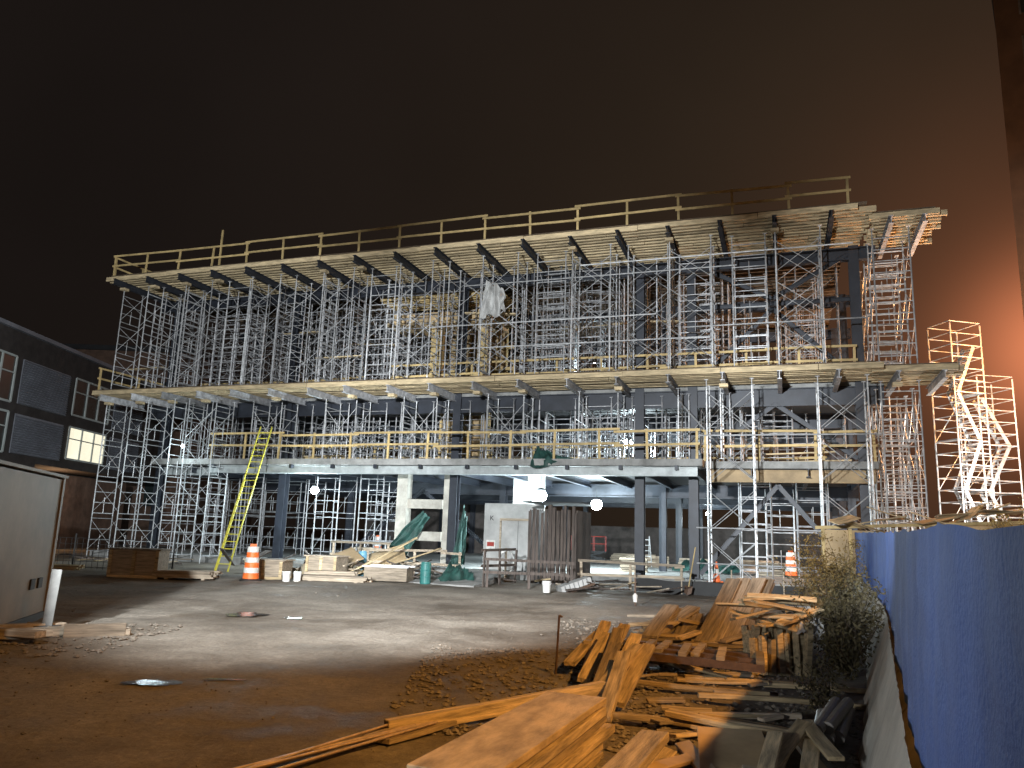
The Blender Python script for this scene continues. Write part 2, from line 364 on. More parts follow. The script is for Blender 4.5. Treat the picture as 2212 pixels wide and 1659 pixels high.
# ------------------------------------------------------------------ core formwork
cf=thing('timber_core_formwork','yellow timber wall formwork with studs and walers around the stair core','formwork',None,W(0,0),BR)
part('panel',MB().box(15.4,18.6,7.2,7.26,7.95,13.4),cf,m=M['ply'])
for i in range(9): part('stud',MB().box(15.4+i*.39,15.5+i*.39,7.05,7.2,7.95,13.4),cf,m=M['woodx'])
for z in(8.6,9.7,10.8,11.9,12.9): part('waler',MB().box(15,19,6.9,7.05,z,z+.16),cf,m=M['woodx'])
for u in (15.6,18.0): part('column_form',MB().box(u,u+.5,4.6,5.1,7.95,11.4),cf,m=M['woodx'])
part('beam_form',MB().box(13.6,19.4,4.3,5.3,11.5,11.62).box(13.6,19.4,4.3,4.36,11.62,12.1),cf,m=M['ply'])
for i in range(10): part('joist',MB().box(13.7+i*.58,13.8+i*.58,3.6,6.0,11.3,11.48),cf,m=M['wood'])
for i in range(7): part('joist',MB().box(13.2,19.4,3.7+i*.3,3.78+i*.3,12.62,12.8),cf,m=M['woodx'])
cf2=thing('timber_core_formwork','yellow timber formwork rising from the first floor slab','formwork',None,W(0,0),BR)
part('panel',MB().box(15.6,18.2,6.2,6.26,4.72,7.6),cf2,m=M['ply'])
for i in range(7): part('stud',MB().box(15.6+i*.41,15.7+i*.41,6.06,6.2,4.72,7.6),cf2,m=M['woodx'])
def sheet(nm,label,cat,p00,p10,p11,p01,m,amp=.12,nu=24,nv=18,fr=2.):
    P=[Vector(p) for p in(p00,p10,p11,p01)]
    nrm=(P[1]-P[0]).cross(P[3]-P[0]).normalized()
    sd=R(0,99)
    def fn(a,b):
        q=(P[0]*(1-a)+P[1]*a)*(1-b)+(P[3]*(1-a)+P[2]*a)*b
        return q+nrm*amp*(noise.noise((a*fr*3,b*fr,sd))+.5*noise.noise((a*fr*9,b*fr*2,sd)))+Vector((0,0,-1))*amp*.8*noise.noise((a*fr*2,sd,b))
    return thing(nm,label,cat,MB().grid(fn,nu,nv),m=M[m],smooth=True)
sheet('tarp','white plastic sheet hanging among the shoring towers','tarp',W(19.8,.3,10.4),W(20.9,.3,10.6),W(20.8,.35,11.6),W(20.0,.35,12.1),'whitebox',.3)
sheet('tarp','teal tarpaulin draped beside the concrete frame','tarp',W(14.6,2.4,.6),W(15.9,2.4,.35),W(16.7,3.1,2.4),W(16.4,3.1,2.7),'teal',.35)
sheet('tarp','teal tarpaulin hung below the slab by the steel column','tarp',W(18.2,1.9,.4),W(18.9,2,.4),W(18.8,2.4,2.2),W(18.6,2.4,2.9),'teal',.3)
sheet('tarp','teal tarpaulin lying over the slab edge','tarp',W(22.0,.9,4.35),W(23.8,1.1,4.75),W(22.6,1.4,5.0),W(22.1,1.5,5.3),'teal',.2)
sheet('tarp','teal tarpaulin crumpled on the ground floor','tarp',W(26.4,9,.4),W(29.5,8.5,.4),W(29.2,10,.75),W(26.6,10.2,.7),'teal',.25)
sheet('tarp','teal tarpaulin fallen beside the plastic drum','tarp',(-2.4,27.4,.05),(-1.1,27.9,.02),(-1.2,28.7,.4),(-2.0,28.6,.6),'teal',.2)
wl=thing('site_partition','white board partition with double doors beneath the slab','partition',None,W(0,0),BR)
part('wall_board',MB().box(19.6,22.2,2.3,2.36,FZ,3.0),wl,m=M['whitebox'])
part('door',MB().box(20.4,21.1,2.24,2.298,FZ+.02,2.3),wl,m=M['whitebox']);part('door',MB().box(21.13,21.8,2.24,2.298,FZ+.02,2.3),wl,m=M['whitebox'])
part('door_frame',MB().box(20.32,20.395,2.2,2.297,FZ,2.4).box(21.81,21.88,2.2,2.297,FZ,2.4).box(20.4,21.8,2.2,2.297,2.305,2.4),wl,m=M['greywood'])
part('sign',MB().box(19.75,20.15,2.22,2.29,1.1,1.5),wl,m=M['whitep']);part('sign',MB().box(19.8,20.1,2.2,2.218,1.25,1.42),wl,m=M['red'],label='small red notice')
for (uu,zz) in((19.85,2.3),(22.0,2.6)):
    tcu=bpy.data.curves.new('lettering','FONT');tcu.body='K';tcu.size=.28;tcu.extrude=.004;tcu.materials.append(M['dark'])
    part('lettering',tcu,wl,(uu,2.28,zz),(math.pi/2,0,0))
br=thing('plank_enclosure','dark brown plank and tarp enclosure beside the doors','enclosure',None,W(0,0),BR)
bm=MB();uu=22.3
while uu<24.15:
    w=R(.05,.14);bm.box(uu,uu+w,-.1+R(-.03,.03),.0+R(0,.03),0,2.75+R(-.2,.15));uu+=w+R(.01,.09)
part('plank_wall',bm,br,m=M['brown']);part('side_wall',MB().box(22.3,22.36,.05,2.2,0,2.7).box(24.1,24.16,.05,2.2,0,2.7),br,m=M['brown']);part('roof_board',MB().box(22.1,24.4,-.25,2.3,2.96,3.0),br,m=M['dark'])
thing('entrance_ramp','grey concrete and timber ramp up to the doors','ramp',MB().add([(19.0,-3.6,.03),(21.6,-3.6,.03),(21.4,1.85,FZ+.02),(19.4,1.85,FZ+.02),(19,-3.6,-.1),(21.6,-3.6,-.1),(21.4,1.85,-.1),(19.4,1.85,-.1)],[(0,1,2,3),(0,4,5,1),(1,5,6,2),(3,2,6,7),(0,3,7,4)]),W(0,0),BR,M['concrete'])
rail(16.2,19.2,-1.2,.8,.0,'weathered timber handrail beside the ramp',h=1.0,sp=1.5,mt='greywood')
rail(21.7,22.0,-3.0,-.6,.1,'brown timber handrail beside the ramp',h=1.1,sp=1.2,mt='brown')
rail(21.9,24.6,-3.2,-2.4,.0,'brown timber handrail in front of the plank enclosure',h=.9,sp=1.3,mt='brown')
rail(13.2,15.8,1.2,1.2,.2,'weathered timber barrier before the concrete frame',h=1.0,sp=1.3,mt='greywood')
rail(24.5,28.0,-.6,-.6,.0,'weathered timber barrier before the open ground floor',h=.9,sp=1.7,mt='greywood')
# ------------------------------------------------------------------ lights in the building
def lamp(x,y,z,E,label,color=(.78,.94,1.),s=.16,hang=4.0):
    o=thing('work_light',label,'work light',None,(x,y,z),(0,0,R(-.3,.3)))
    part('lamp_housing',MB().lathe([(.05,s*1.2),(s*.5,s*1.1),(s*.75,s*.75),(s*.6,s*.7)],14),o,m=M['dark'])
    part('lamp_lens',MB().lathe([(s*.3,-s*.95),(s*.8,-s*.6),(s,0),(s*.8,s*.5),(s*.5,s*.69)],16),o,m=M['bulb'],smooth=True)
    part('cable',MB().bar((0,0,s),(0,0,max(hang-z,s+.05)),.012),o,m=M['black'])
    l=bpy.data.lights.new('work_lamp','POINT');l.energy=E;l.color=color;l.shadow_soft_size=.2
    part('lamp_glow',l,o,(-.15,-.75,-.45));return o
lamp(-8.6,34.7,3.4,900,'round white work light hanging below the slab near the ladder',s=.18)
lamp(1.4,33.5,3.45,1900,'bright white work light hanging below the slab above the doors',s=.27)
lamp(4.2,37.0,3.3,1700,'bright white work light hanging deep below the slab',s=.27)
lamp(6.0,39.0,6.5,1700,'bright white work light hanging on the first floor',s=.24,hang=7.6)
lamp(-1.5,47.0,6.4,1600,'white work light hanging at the back of the first floor',s=.12,hang=7.6)
lamp(12.0,47.0,3.4,400,'white work light hanging at the back of the ground floor',s=.1)
lamp(1.0,50.0,3.4,500,'white work light hanging at the back of the ground floor',s=.1)
p=W(22,11.5);lamp(p[0],p[1],11.0,350,'added white fill light hanging under the roof formwork',s=.06,hang=13.5)  # added lamp that brightens the towers of the upper storey
lamp(-15.05,35.6,5.25,90,'small white light added among the towers for the puddle glint',s=.08,hang=7.4)  # added lamp, placed so that its reflection glints in the near puddle
# ------------------------------------------------------------------ left brick building
bb=thing('brick_building','dark brick three storey building with grey louvres and lit window','building',None)
wy0,wy1=26,56
part('wall',MB().box(-40,-25,wy0,41,-.2,11).box(-40,-25,41.002,wy1,4.55,11).box(-40,-27.5,41,wy1,-.2,4.5),bb,m=M['brick'])
part('roof_edge',MB().box(-40.2,-24.8,wy0,wy1+.2,11.003,11.2),bb,m=M['louvre'],label='grey metal roof coping')
part('ground_wall',MB().box(-27.49,-27.4,41.1,wy1,0,4.45),bb,m=M['brickl'],label='red brick wall lit by a wall lamp')
def win(y0,y1,z0,z1,glass,nm='window',mul=2):
    w=part(nm,MB().box(-24.99,-24.96,y0,y1,z0,z1),bb,m=M[glass])
    f=MB()
    for k in range(mul+1):
        yy=y0+(y1-y0)*k/mul;f.box(-24.96,-24.9,yy-.05,yy+.05,z0,z1)
    f.box(-24.955,-24.91,y0,y1,z0-.05,z0+.05).box(-24.955,-24.91,y0,y1,z1-.05,z1+.05).box(-24.955,-24.912,y0,y1,z0+(z1-z0)*.62,z0+(z1-z0)*.62+.06)
    part('frame',f,w,m=M['frame']);return w
def louv(y0,y1,z0,z1):
    f=MB().box(-24.99,-24.95,y0,y1,z0,z1);n=int((z1-z0)/.12)
    for k in range(n): f.add([(-24.95,y0,z0+k*.12),(-24.95,y1,z0+k*.12),(-24.87,y1,z0+k*.12+.02),(-24.87,y0,z0+k*.12+.02),(-24.95,y0,z0+k*.12+.1),(-24.95,y1,z0+k*.12+.1)],[(0,1,2,3),(3,2,5,4)])
    part('louvre_panel',f,bb,m=M['louvre'])
for z0,z1 in((7.4,9.7),(4.9,6.9)):
    win(34.8,38.1,z0,z1,'glass',mul=3);louv(38.7,43,z0,z1);win(43.6,47.6,z0+.2,z1,'glass' if z0>6 else 'lit',mul=3);louv(48.2,52,z0,z1)
    win(29,34,z0,z1,'glass',mul=3)
wlp=thing('wall_lamp','small lit wall lamp on the brick wall','lamp',MB().box(-.12,.12,-.1,.1,-.12,.08).bar((0,0,.08),(0,0,.25),.06,8),(-27.2,45.8,3.6),m=M['bulbw'])
l=bpy.data.lights.new('wall_lamp_glow','POINT');l.energy=200;l.color=(1,.6,.32);l.shadow_soft_size=.2;part('lamp_glow',l,wlp,(.6,0,-.3))
b2=thing('distant_brick_building','dark red brick building with small windows beyond the yard','building',None)
part('wall',MB().box(-44,-26,62,80,-.2,15.5),b2,m=M['brickl']);part('roof_edge',MB().box(-44.2,-25.8,61.8,80,15.5,15.9),b2,m=M['dark'])
for i in range(5):
    for k in range(3): part('window',MB().box(-42+i*3.3,-40.4+i*3.3,61.9,61.99,3+k*4,5+k*4),b2,m=M['glass'])
tb=thing('tall_corner_building','tall dark rendered building with an orange-lit corner and windows','building',None,(25.5,37.2,0),(0,0,-.62))
part('wall',MB().box(0,12,0,10,-.2,34),tb,m=M['facade']);part('roof_edge',MB().box(-.15,12.15,-.15,10,34.003,34.6),tb,m=M['dark'])
for k in range(9):
    for i in range(3): 
        w_=part('window',MB().box(1.2+i*3.4,2.8+i*3.4,-.02,-.004,2+k*3.5,4.1+k*3.5),tb,m=M['glass']);part('frame',MB().box(1.1+i*3.4,1.2+i*3.4,-.06,-.002,1.95+k*3.5,4.15+k*3.5).box(2.8+i*3.4,2.9+i*3.4,-.06,-.002,1.95+k*3.5,4.15+k*3.5).box(1.2+i*3.4,2.8+i*3.4,-.06,-.022,3.0+k*3.5,3.06+k*3.5),w_,m=M['greyp'])
# ------------------------------------------------------------------ site trailers
tr=thing('site_trailer','beige metal storage container with small vents','container',None,(-8.15,14.3,0),(0,0,math.radians(15.7)))
part('body',MB().box(-2.4,0,-7,0,.12,2.42),tr,m=M['beige']);part('base_rail',MB().box(-2.38,.02,-7.02,.02,.0,.117),tr,m=M['dark'])
part('corner_post',MB().box(-.08,.03,-.1,.03,.12,2.45),tr,m=M['beige']);part('roof',MB().box(-2.45,.06,-7.05,.06,2.452,2.5),tr,m=M['beige'])
for k in(0,1): part('vent',MB().box(.002,.03,-1.15+k*.42,-.93+k*.42,.55,.72),tr,m=M['black'])
t2=thing('white_trailer','white site trailer with flat roof behind the container','container',None,(-14.4,22.5,0),(0,0,math.radians(8)))
part('body',MB().box(-5,0,-2.5,0,.3,2.9),t2,m=M['whitebox']);part('roof',MB().box(-5.1,.1,-2.6,.1,2.905,3.05),t2,m=M['whitep']);part('skirt',MB().box(-4.95,-.05,-2.45,-.05,0,.297),t2,m=M['dark'])
sp=thing('steel_post','pale grey steel post standing on a base block','post',None,(-6.95,12.3,0),(0,.04,.3))
part('shaft',MB().box(-.07,.07,-.02,.02,.1,.95).box(-.07,-.05,.021,.12,.1,.95),sp,m=M['greyp']);part('base',MB().box(-.16,.16,-.15,.2,0,.12),sp,m=M['greyp'])
# ------------------------------------------------------------------ loose boards
def board(x,y,z,L,w,t,yaw,pitch=0,roll=0,mt='oldwood',label='weathered timber board lying on the gravel',grp='loose timber boards',nm='timber_board'):
    mb=MB();n=5;bow=R(-.012,.012)*L;tw=R(-.04,.04)
    for i in range(n+1):
        s=i/n*2-1;xx=s*L/2+(R(-.01,.01) if i in(0,n) else 0);dz=bow*(s*s-.5);ca,sa=math.cos(tw*s),math.sin(tw*s)
        for yy,zz in((-w/2,-t/2),(w/2,-t/2),(w/2,t/2),(-w/2,t/2)): mb.v.append((xx,yy*ca-zz*sa,yy*sa+zz*ca+dz))
    for i in range(n):
        a=i*4
        for j in range(4): mb.f.append((a+j,a+(j+1)%4,a+4+(j+1)%4,a+4+j))
    mb.f+=[(3,2,1,0),tuple(n*4+j for j in range(4))]
    o=thing(nm,label,'board',mb,(x,y,z),(roll,pitch,yaw),M[mt],grp)
    bv=o.modifiers.new('bevel','BEVEL');bv.width=min(.005,t*.15);bv.segments=1;bv.limit_method='ANGLE'
    return o
ra=math.radians
ang=math.atan2(2.1,.85)
cx,cy=.17,5.55
for k in range(6):
    z=.05+k*.078
    if k==5: board(cx,cy,z-.008,2.35,.5,.05,ang,mt='plyt',label='wide flat top plank on the timber stack',grp='stacked timber planks')
    else:
        for j in(-1,1): board(cx+j*.135*math.sin(ang)+R(-.02,.02),cy-j*.135*math.cos(ang),z,2.35+R(-.2,.3),.25,.066,ang+R(-.015,.015),label='thick rough plank in the timber stack',grp='stacked timber planks')
for k in range(5):
    board(cx+.47+k*.015,cy-.25-k*.1,.05+k*.073,2.0+R(-.2,.2),.2,.063,ang+R(-.04,.04),label='thick rough plank in the timber stack',grp='stacked timber planks')
board(-.62,5.05,.12,1.6,.22,.05,ang+.05,label='rough plank beside the timber stack');board(-.35,5.3,.2,2.0,.22,.05,ang,label='rough plank beside the timber stack')
board(.05,7.7,.13,2.5,.10,.13,math.atan2(1.5,2.1),-.05,label='long square timber beam resting on gravel')
board(-.75,7.0,.06,.9,.3,.04,1.0,label='short plank on gravel')
for k in range(10):
    q=k%3;l=k//3
    board(1.12+q*.17+R(-.03,.03)+l*.02,10.8-l*.85+R(-.1,.1),.24+(q%2)*.07+R(0,.05),1.5+R(-.2,.3),.15,.06,1.25+R(-.1,.1),-.20+R(-.05,.05),R(-.15,.15),label='orange-lit plank in the sloping lumber pile',grp='sloping lumber pile')
for (x,y,L,w,yaw,z) in [(2.0,9.3,2.0,.12,-.22,.09),(3.0,8.7,1.8,.1,-.1,.08),(1.7,7.6,1.6,.12,-.15,.07),(2.1,7.3,1.3,.14,-.55,.12),(2.3,8.0,1.3,.09,.1,.06),(2.9,12.2,2.0,.12,-.25,.12),(2.4,12.6,1.6,.1,.15,.1),(3.3,11.6,1.5,.12,-.6,.14),(2.6,11.9,1.5,.1,-.4,.08),(3.6,12.8,1.8,.14,-.3,.1),(3.9,9.6,1.6,.1,-.15,.06),(4.2,13.4,1.6,.12,.4,.1),(2.2,13.4,1.8,.1,-.05,.09)]:
    board(x,y,z,L,w,.05,yaw,R(-.03,.03),R(-.1,.1),mt=random.choice(['oldwood','greywood']))
for k in range(56):
    y=R(6.8,14.6);x=R(.18,.34)*y
    board(x,y,R(.03,.12),R(.2,1.2),random.choice([.04,.05,.07,.09,.14]),.03,R(-.9,.8),R(-.06,.06),R(-.2,.2),mt=random.choice(['oldwood','greywood']),label='loose board in the scattered timber debris')
for (x,y,a) in((1.95,11.0,-.35),(2.6,10.5,-.3)):
    o=thing('form_frame','black painted timber form frame lying on the gravel','frame',None,(x,y,.2),(0,.03,a),group='form frames')
    for yy in(-.45,0,.45): part('rail',MB().box(-.75,.75,yy-.05,yy+.05,0,.09),o,m=M['rust'])
    for xx in(-.7,-.23,.23,.7): part('slat',MB().box(xx-.05,xx+.05,-.5,.5,.092,.14),o,m=M['greywood'])
for k in range(14):
    board(.95+k*.12,5.7+R(-.25,.2)+k*.05,.08+R(0,.14),1.2+R(-.3,.3),.12,.03,1.25+R(-.35,.35),R(-.12,.12),R(-.3,.3),mt=random.choice(['ply','oldwood']),label='thin splintered board in the offcut heap',grp='offcut heap')
board(1.7,6.0,.2,1.2,.5,.02,1.35,-.08,mt='ply',label='plywood offcut leaning on boards')
for k in range(10):
    board(2.75+(k%4)*.25+R(-.05,.05),14.3+R(-.3,.3),.14+.08*(k//4)+(k%3)*.02,1.6,.27,.05,1.0+R(-.2,.2),-.25,mt='greywood',label='grey board in the discarded timber pile',grp='discarded timber pile')
for k in range(8):
    board(3.75+(k%4)*.22,14.0+(k%2)*.12,.5+.07*(k//4),2.1,.26,.04,1.0+R(-.04,.04),-.5+R(-.04,.04),mt='greywood',label='long pale board leaning on the timber pile',grp='discarded timber pile')
for k in range(26):
    board(R(2.6,4.9),R(12.7,15.6),R(.06,.3),R(.6,1.7),.12,.05,R(-.9,.9),R(-.15,.15),mt=random.choice(['oldwood','greywood']),label='loose board scattered around the timber pile')
bn=thing('stake_bundle','upright bundle of orange-lit wooden stakes','bundle',None,(3.7,10.9,0))
for i in range(7):
    for j in range(4): part('stake',MB().box(-.04,.04,-.04,.04,0,.45+R(0,.25)),bn,(-.35+i*.11+R(-.02,.02),-.2+j*.12,.02),(R(-.12,.12),R(-.12,.12),R(0,1)),m=M['oldwood'])
for i in range(12): board(3.7+R(-.35,.35),11.0+R(-.35,.4),.66+i*.03,.9,.13,.03,R(-.9,.9),R(-.25,.25),R(-.3,.3),label='offcut board on top of the stake bundle')
sheet('plastic_sheet','crumpled clear plastic sheet over the stakes','plastic sheet',(3.9,10.6,.6),(4.3,10.7,.5),(4.3,11.2,.9),(3.9,11.3,.9),'whitebox',.12)
for i in range(9):
    thing('rebar','rusty reinforcing bar lying in a bundle','rebar',MB().bar((-1.95+i*.028+R(-.1,.1),5.4,.07+(i%3)*.016),(-.75+i*.026,7.25+R(-.2,.2),.07+(i%3)*.016),.010,6),m=M['rebar'],group='rebar bundle')
for (x,y,L,yaw,z) in((-7.3,11.4,2.2,.5,.07),(-6.3,11.9,1.5,.35,.1),(-7.6,10.9,2.4,.35,.12),(-6.5,12.6,1.1,.9,.06),(-8.2,11.6,2,.2,.1),(-6.9,11.2,1.3,-.3,.16),(-7.2,12.0,1.4,1.1,.12)):
    board(x,y,z,L,.18,.09,yaw,R(-.04,.04),mt='greywood',label='grey timber beam beside the container')
board(-6.0,11.9,.12,.8,.12,.2,.5,mt='greywood',label='thick square timber end beside the container')
# ------------------------------------------------------------------ yard objects
def traffic_barrel(x,y,z,label):
    o=thing('traffic_barrel',label,'traffic barrel',None,(x,y,z),group='orange and white traffic barrels')
    part('base',MB().lathe([(.34,0),(.34,.05),(.28,.08)],20),o,m=M['black'])
    zs=[.08,.26,.42,.58,.74,.9,1.08]
    for i in range(6):
        r0=.25-.013*i;part('stripe',MB().lathe([(r0,zs[i]),(r0-.004,zs[i+1]-.012),(r0-.014,zs[i+1])],24),o,m=M['orange' if i%2==0 else 'whitep'])
    part('handle',MB().box(-.1,.1,-.02,.02,1.08,1.16),o,m=M['orange'])
traffic_barrel(-8.1,25.4,0,'orange and white striped traffic barrel standing in the yard')
traffic_barrel(12.6,35,FZ,'orange and white striped traffic barrel under the building')
traffic_barrel(-7.0,43,FZ,'orange and white striped traffic barrel on the ground floor')
def cone(x,y,z):
    o=thing('traffic_cone','orange traffic cone near the building','traffic cone',None,(x,y,z),group='traffic cones')
    part('base',MB().box(-.19,.19,-.19,.19,0,.04),o,m=M['orange']);part('body',MB().lathe([(.14,.04),(.1,.3)],16),o,m=M['orange']);part('band',MB().lathe([(.1,.302),(.075,.46)],16),o,m=M['whitep']);part('tip',MB().lathe([(.075,.462),(.03,.72)],16),o,m=M['orange'])
cone(7.6,28.6,FZ)
def crate(x,y,w,d,h,yaw,label):
    o=thing('plywood_crate',label,'crate',None,(x,y,0),(0,0,yaw),group='plywood crates')
    part('side',MB().box(-w/2,w/2,-d/2,d/2,.09,h),o,m=M['greywood'])
    for xx in(-w/2+.05,0,w/2-.05): part('batten',MB().box(xx-.05,xx+.05,-d/2-.03,-d/2-.002,.09,h),o,m=M['oldwood'])
    part('lid',MB().box(-w/2-.06,w/2+.06,-d/2-.06,d/2+.06,h+.002,h+.05),o,m=M['greywood']);part('skid',MB().box(-w/2,w/2,-d/2,-d/2+.1,0,.088).box(-w/2,w/2,d/2-.1,d/2,0,.088),o,m=M['oldwood'])
crate(-11.7,25.4,1.5,1.0,.85,.1,'large plywood crate with a lid on skids')
crate(-8.0,26.9,1.3,.9,.6,-.1,'low plywood crate behind the barrel')
crate(-6.3,28,1.2,.8,.75,-.3,'plywood crate beside the buckets')
def slats(x,y,L,w,n,lay,yaw,label,mt='greywood'):
    o=thing('board_stack',label,'board stack',None,(x,y,0),(0,0,yaw),group='stacked board bundles')
    for k in range(lay):
        for i in range(n): part('board',MB().box(-L/2+R(-.12,.12),L/2+R(-.12,.12),-w/2+i*w/n,-w/2+(i+.88)*w/n,.05+k*.055,.1+k*.055),o,m=M[mt])
    part('bearer',MB().box(-L/3,-L/3+.1,-w/2,w/2,0,.048).box(L/3,L/3+.1,-w/2,w/2,0,.048),o,m=M[mt])
slats(-10.1,25.4,1.7,.9,6,4,.05,'flat stack of grey boards in the yard')
slats(-5.6,26.2,2.3,.7,5,3,-.12,'long stack of pale lumber in the yard','greywood')
slats(-5.9,27.0,1.6,.6,4,5,.1,'stack of pale lumber behind the buckets','greywood')
slats(-15.5,27,2.0,.8,4,3,.2,'stack of timber beside the towers','wood')
slats(-13.6,29.5,1.6,.7,4,6,.4,'stack of timber beside the towers','greywood')
def bucket(x,y,m='whitep',s=1.,lab='white plastic bucket standing in the yard'):
    o=thing('bucket',lab,'bucket',None,(x,y,.0),group='plastic buckets')
    part('body',MB().lathe([(.125*s,0),(.15*s,.36*s)],18),o,m=M[m]);part('rim',MB().lathe([(.16*s,.362*s),(.16*s,.39*s)],18),o,m=M[m])
    hm=MB();pr=None
    for i in range(9):
        t=math.pi*i/8;p=(math.cos(t)*.16*s,-.02-math.sin(t)*.1*s,.33*s-math.sin(t)*.1*s)
        if pr: hm.bar(pr,p,.006,4)
        pr=p
    part('handle',hm,o,m=M['galv'])
bucket(-7.0,25.5,s=.85);bucket(-6.7,25.7,s=.85);bucket(1.3,24.9,s=.9,lab='white plastic bucket standing near the ramp')
def drum(x,y,m,r,h,lab,tilt=0):
    o=thing('plastic_drum',lab,'drum',None,(x,y,0),(tilt,0,0));part('body',MB().lathe([(r*.94,0),(r,.05),(r,h*.32),(r*1.04,h*.34),(r,h*.36),(r,h*.64),(r*1.04,h*.66),(r,h*.68),(r,h*.95),(r*.92,h)],22),o,m=M[m])
    part('lid',MB().lathe([(r*.86,h+.002),(r*.84,h+.03)],22),o,m=M[m])
drum(-2.7,26.9,'tealp',.18,.7,'teal plastic drum standing by the tarpaulin');drum(-5.5,30.5,'bluep',.18,.9,'pale blue plastic drum behind the lumber')
gb=thing('material_bin','low grey metal material bin with rim','bin',None,(-4.0,27.4,0),(0,0,-.15))
part('shell',MB().box(-.75,.75,-.45,-.4,.05,.5).box(-.75,.75,.4,.45,.05,.5).box(-.75,-.7,-.397,.397,.05,.5).box(.7,.75,-.397,.397,.05,.5).box(-.697,.697,-.397,.397,.05,.09),gb,m=M['greywood']);part('rim',MB().box(-.8,.8,-.5,-.4,.503,.55).box(-.8,.8,.4,.5,.503,.55),gb,m=M['galv'])
board(-6.6,29.0,.45,2.6,1.2,.03,.5,-.32,.3,mt='ply',label='plywood sheet leaning over lumber',grp='leaning plywood sheets');board(-5.0,30.8,.6,2.2,1.2,.03,.1,-.3,.5,mt='ply',label='plywood sheet leaning over lumber',grp='leaning plywood sheets')
board(-4.6,29.2,.8,3.2,.14,.05,.6,-.45,label='timber prop leaning towards the concrete frame');board(-3.7,29.6,.7,3,.14,.05,-.4,-.3,label='timber prop leaning towards the concrete frame')
for k in range(60):
    u=R(11.5,20.5);v=R(-3.8,1.2);p=W(u,v)
    if 19<u<21.6: continue
    board(p[0],p[1],R(.06,.6),R(.6,2.4),random.choice([.06,.1,.14,.3]),.04,R(-1.5,1.5),R(-.4,.4),R(-.3,.3),mt=random.choice(['greywood','oldwood','brown','brown']),label='loose board in the clutter before the building',grp='building clutter boards')
for k in range(36):
    u=random.choice([R(21.8,28),R(-3,8)]);v=R(-3,.5);p=W(u,v)
    board(p[0],p[1],R(.05,.25),R(.6,1.8),.12,.04,R(-1.5,1.5),R(-.15,.15),R(-.3,.3),mt=random.choice(['greywood','oldwood','brown']),label='loose board in the clutter before the building',grp='building clutter boards')
rl2=thing('hose_coil','pale hose coil hung on a stand by the ramp','hose coil',None,(0,29.6,0),(0,0,.2))
hc=MB()
for k in range(5):
    pr=None
    for i in range(25):
        t=i*2*math.pi/24;p=(math.cos(t)*(.3-.01*k),-.05-k*.035,.75+math.sin(t)*(.45-.01*k))
        if pr: hc.bar(pr,p,.022,6)
        pr=p
part('hose',hc,rl2,m=M['whitep']);part('stand',MB().box(-.04,.04,0,.06,0,1.25).box(-.3,.3,0,.06,0,.06),rl2,m=M['greywood'])
bp=thing('block_pallet','tilted pallet of pale blocks near the ramp','pallet',None,(2.3,26.3,.1),(0,-.32,.3))
for i in range(7): part('block',MB().box(-.55+i*.16,-.42+i*.16,-.25,.25,.0,.2),bp,m=M['whitebox'])
part('pallet_base',MB().box(-.6,.6,-.3,.3,-.08,-.003),bp,m=M['rust'])
sh=thing('shovel','long handled shovel leaning on the scaffold','shovel',None,(5.9,25.8,0),(.25,.12,0))
part('handle',MB().bar((0,0,.3),(0,0,1.6),.02),sh,m=M['woodx']);part('blade',MB().add([(-.13,0,.32),(.13,0,.32),(.12,0,.08),(0,.02,0),(-.12,0,.08),(0,.04,.2)],[(0,5,1),(1,5,2),(2,5,3),(3,5,4),(4,5,0)]),sh,m=M['rust'])
thing('marker_stake','thin dark survey stake with a hooked top in gravel','stake',MB().bar((0,0,0),(0.03,0,.72),.014).bar((.03,0,.72),(.07,0,.70),.014),(.68,10.3,0),m=M['rust'])
st2=thing('marker_stake','short stake with a white cap','stake',None,(3.4,20.8,0));part('shaft',MB().bar((0,0,0),(0,0,.72),.02),st2,m=M['rust']);part('cap',MB().lathe([(.05,.0),(.065,.17),(.02,.22)],12),st2,(0,0,.12),m=M['whitep'])
sf=thing('silt_fence','low black silt fence on stakes before the end bay','silt fence',None)
def sfp(a,b): 
    p=W(26.5+a*8,-1.1-.3*math.sin(a*5),0);return Vector((p[0],p[1],b*.42+.06*noise.noise((a*9,b,0))))
part('fabric',MB().grid(sfp,30,3),sf,m=M['black'])
for i in range(6):
    p=sfp(i/5,0);part('post',MB().bar((p.x,p.y,0),(p.x,p.y,.85),.022),sf,m=M['greywood'])
sf=thing('mesh_barrier','dark wire mesh barrier standing before the scaffold towers','barrier',None)
a=Vector((-17,28,0));b=Vector((-11.8,28.2,0))
m_=MB()
for i in range(27): p=a.lerp(b,i/26);m_.bar(p,p+Vector((0,0,1.1)),.008,4)
for k in range(6): m_.bar(a+Vector((0,0,.1+k*.2)),b+Vector((0,0,.1+k*.2)),.008,4)
part('wire_mesh',m_,sf,m=M['black']);
for i in range(4): p=a.lerp(b,i/3);part('post',MB().bar(p,p+Vector((0,0,1.25)),.03),sf,m=M['black'])
lf=thing('scissor_lift','red scissor lift parked on the ground floor','scissor lift',None,(4.6,44.5,FZ-.1),(0,0,-.2))
part('chassis',MB().box(-1,1,-.4,.4,.15,.4),lf,m=M['dark']);part('scissor',MB().beam((-.8,-.3,.4),(.8,-.3,.7),.05,.08).beam((-.8,-.3,.7),(.8,-.3,.4),.05,.08).beam((-.8,.3,.4),(.8,.3,.7),.05,.08).beam((-.8,.3,.7),(.8,.3,.4),.05,.08),lf,m=M['dark'])
part('platform',MB().box(-1,1,-.4,.4,.72,.8),lf,m=M['dark'])
rm=MB()
for x in(-1,-.33,.33,1):
    for y in(-.4,.4): rm.bar((x,y,.8),(x,y,1.6),.02)
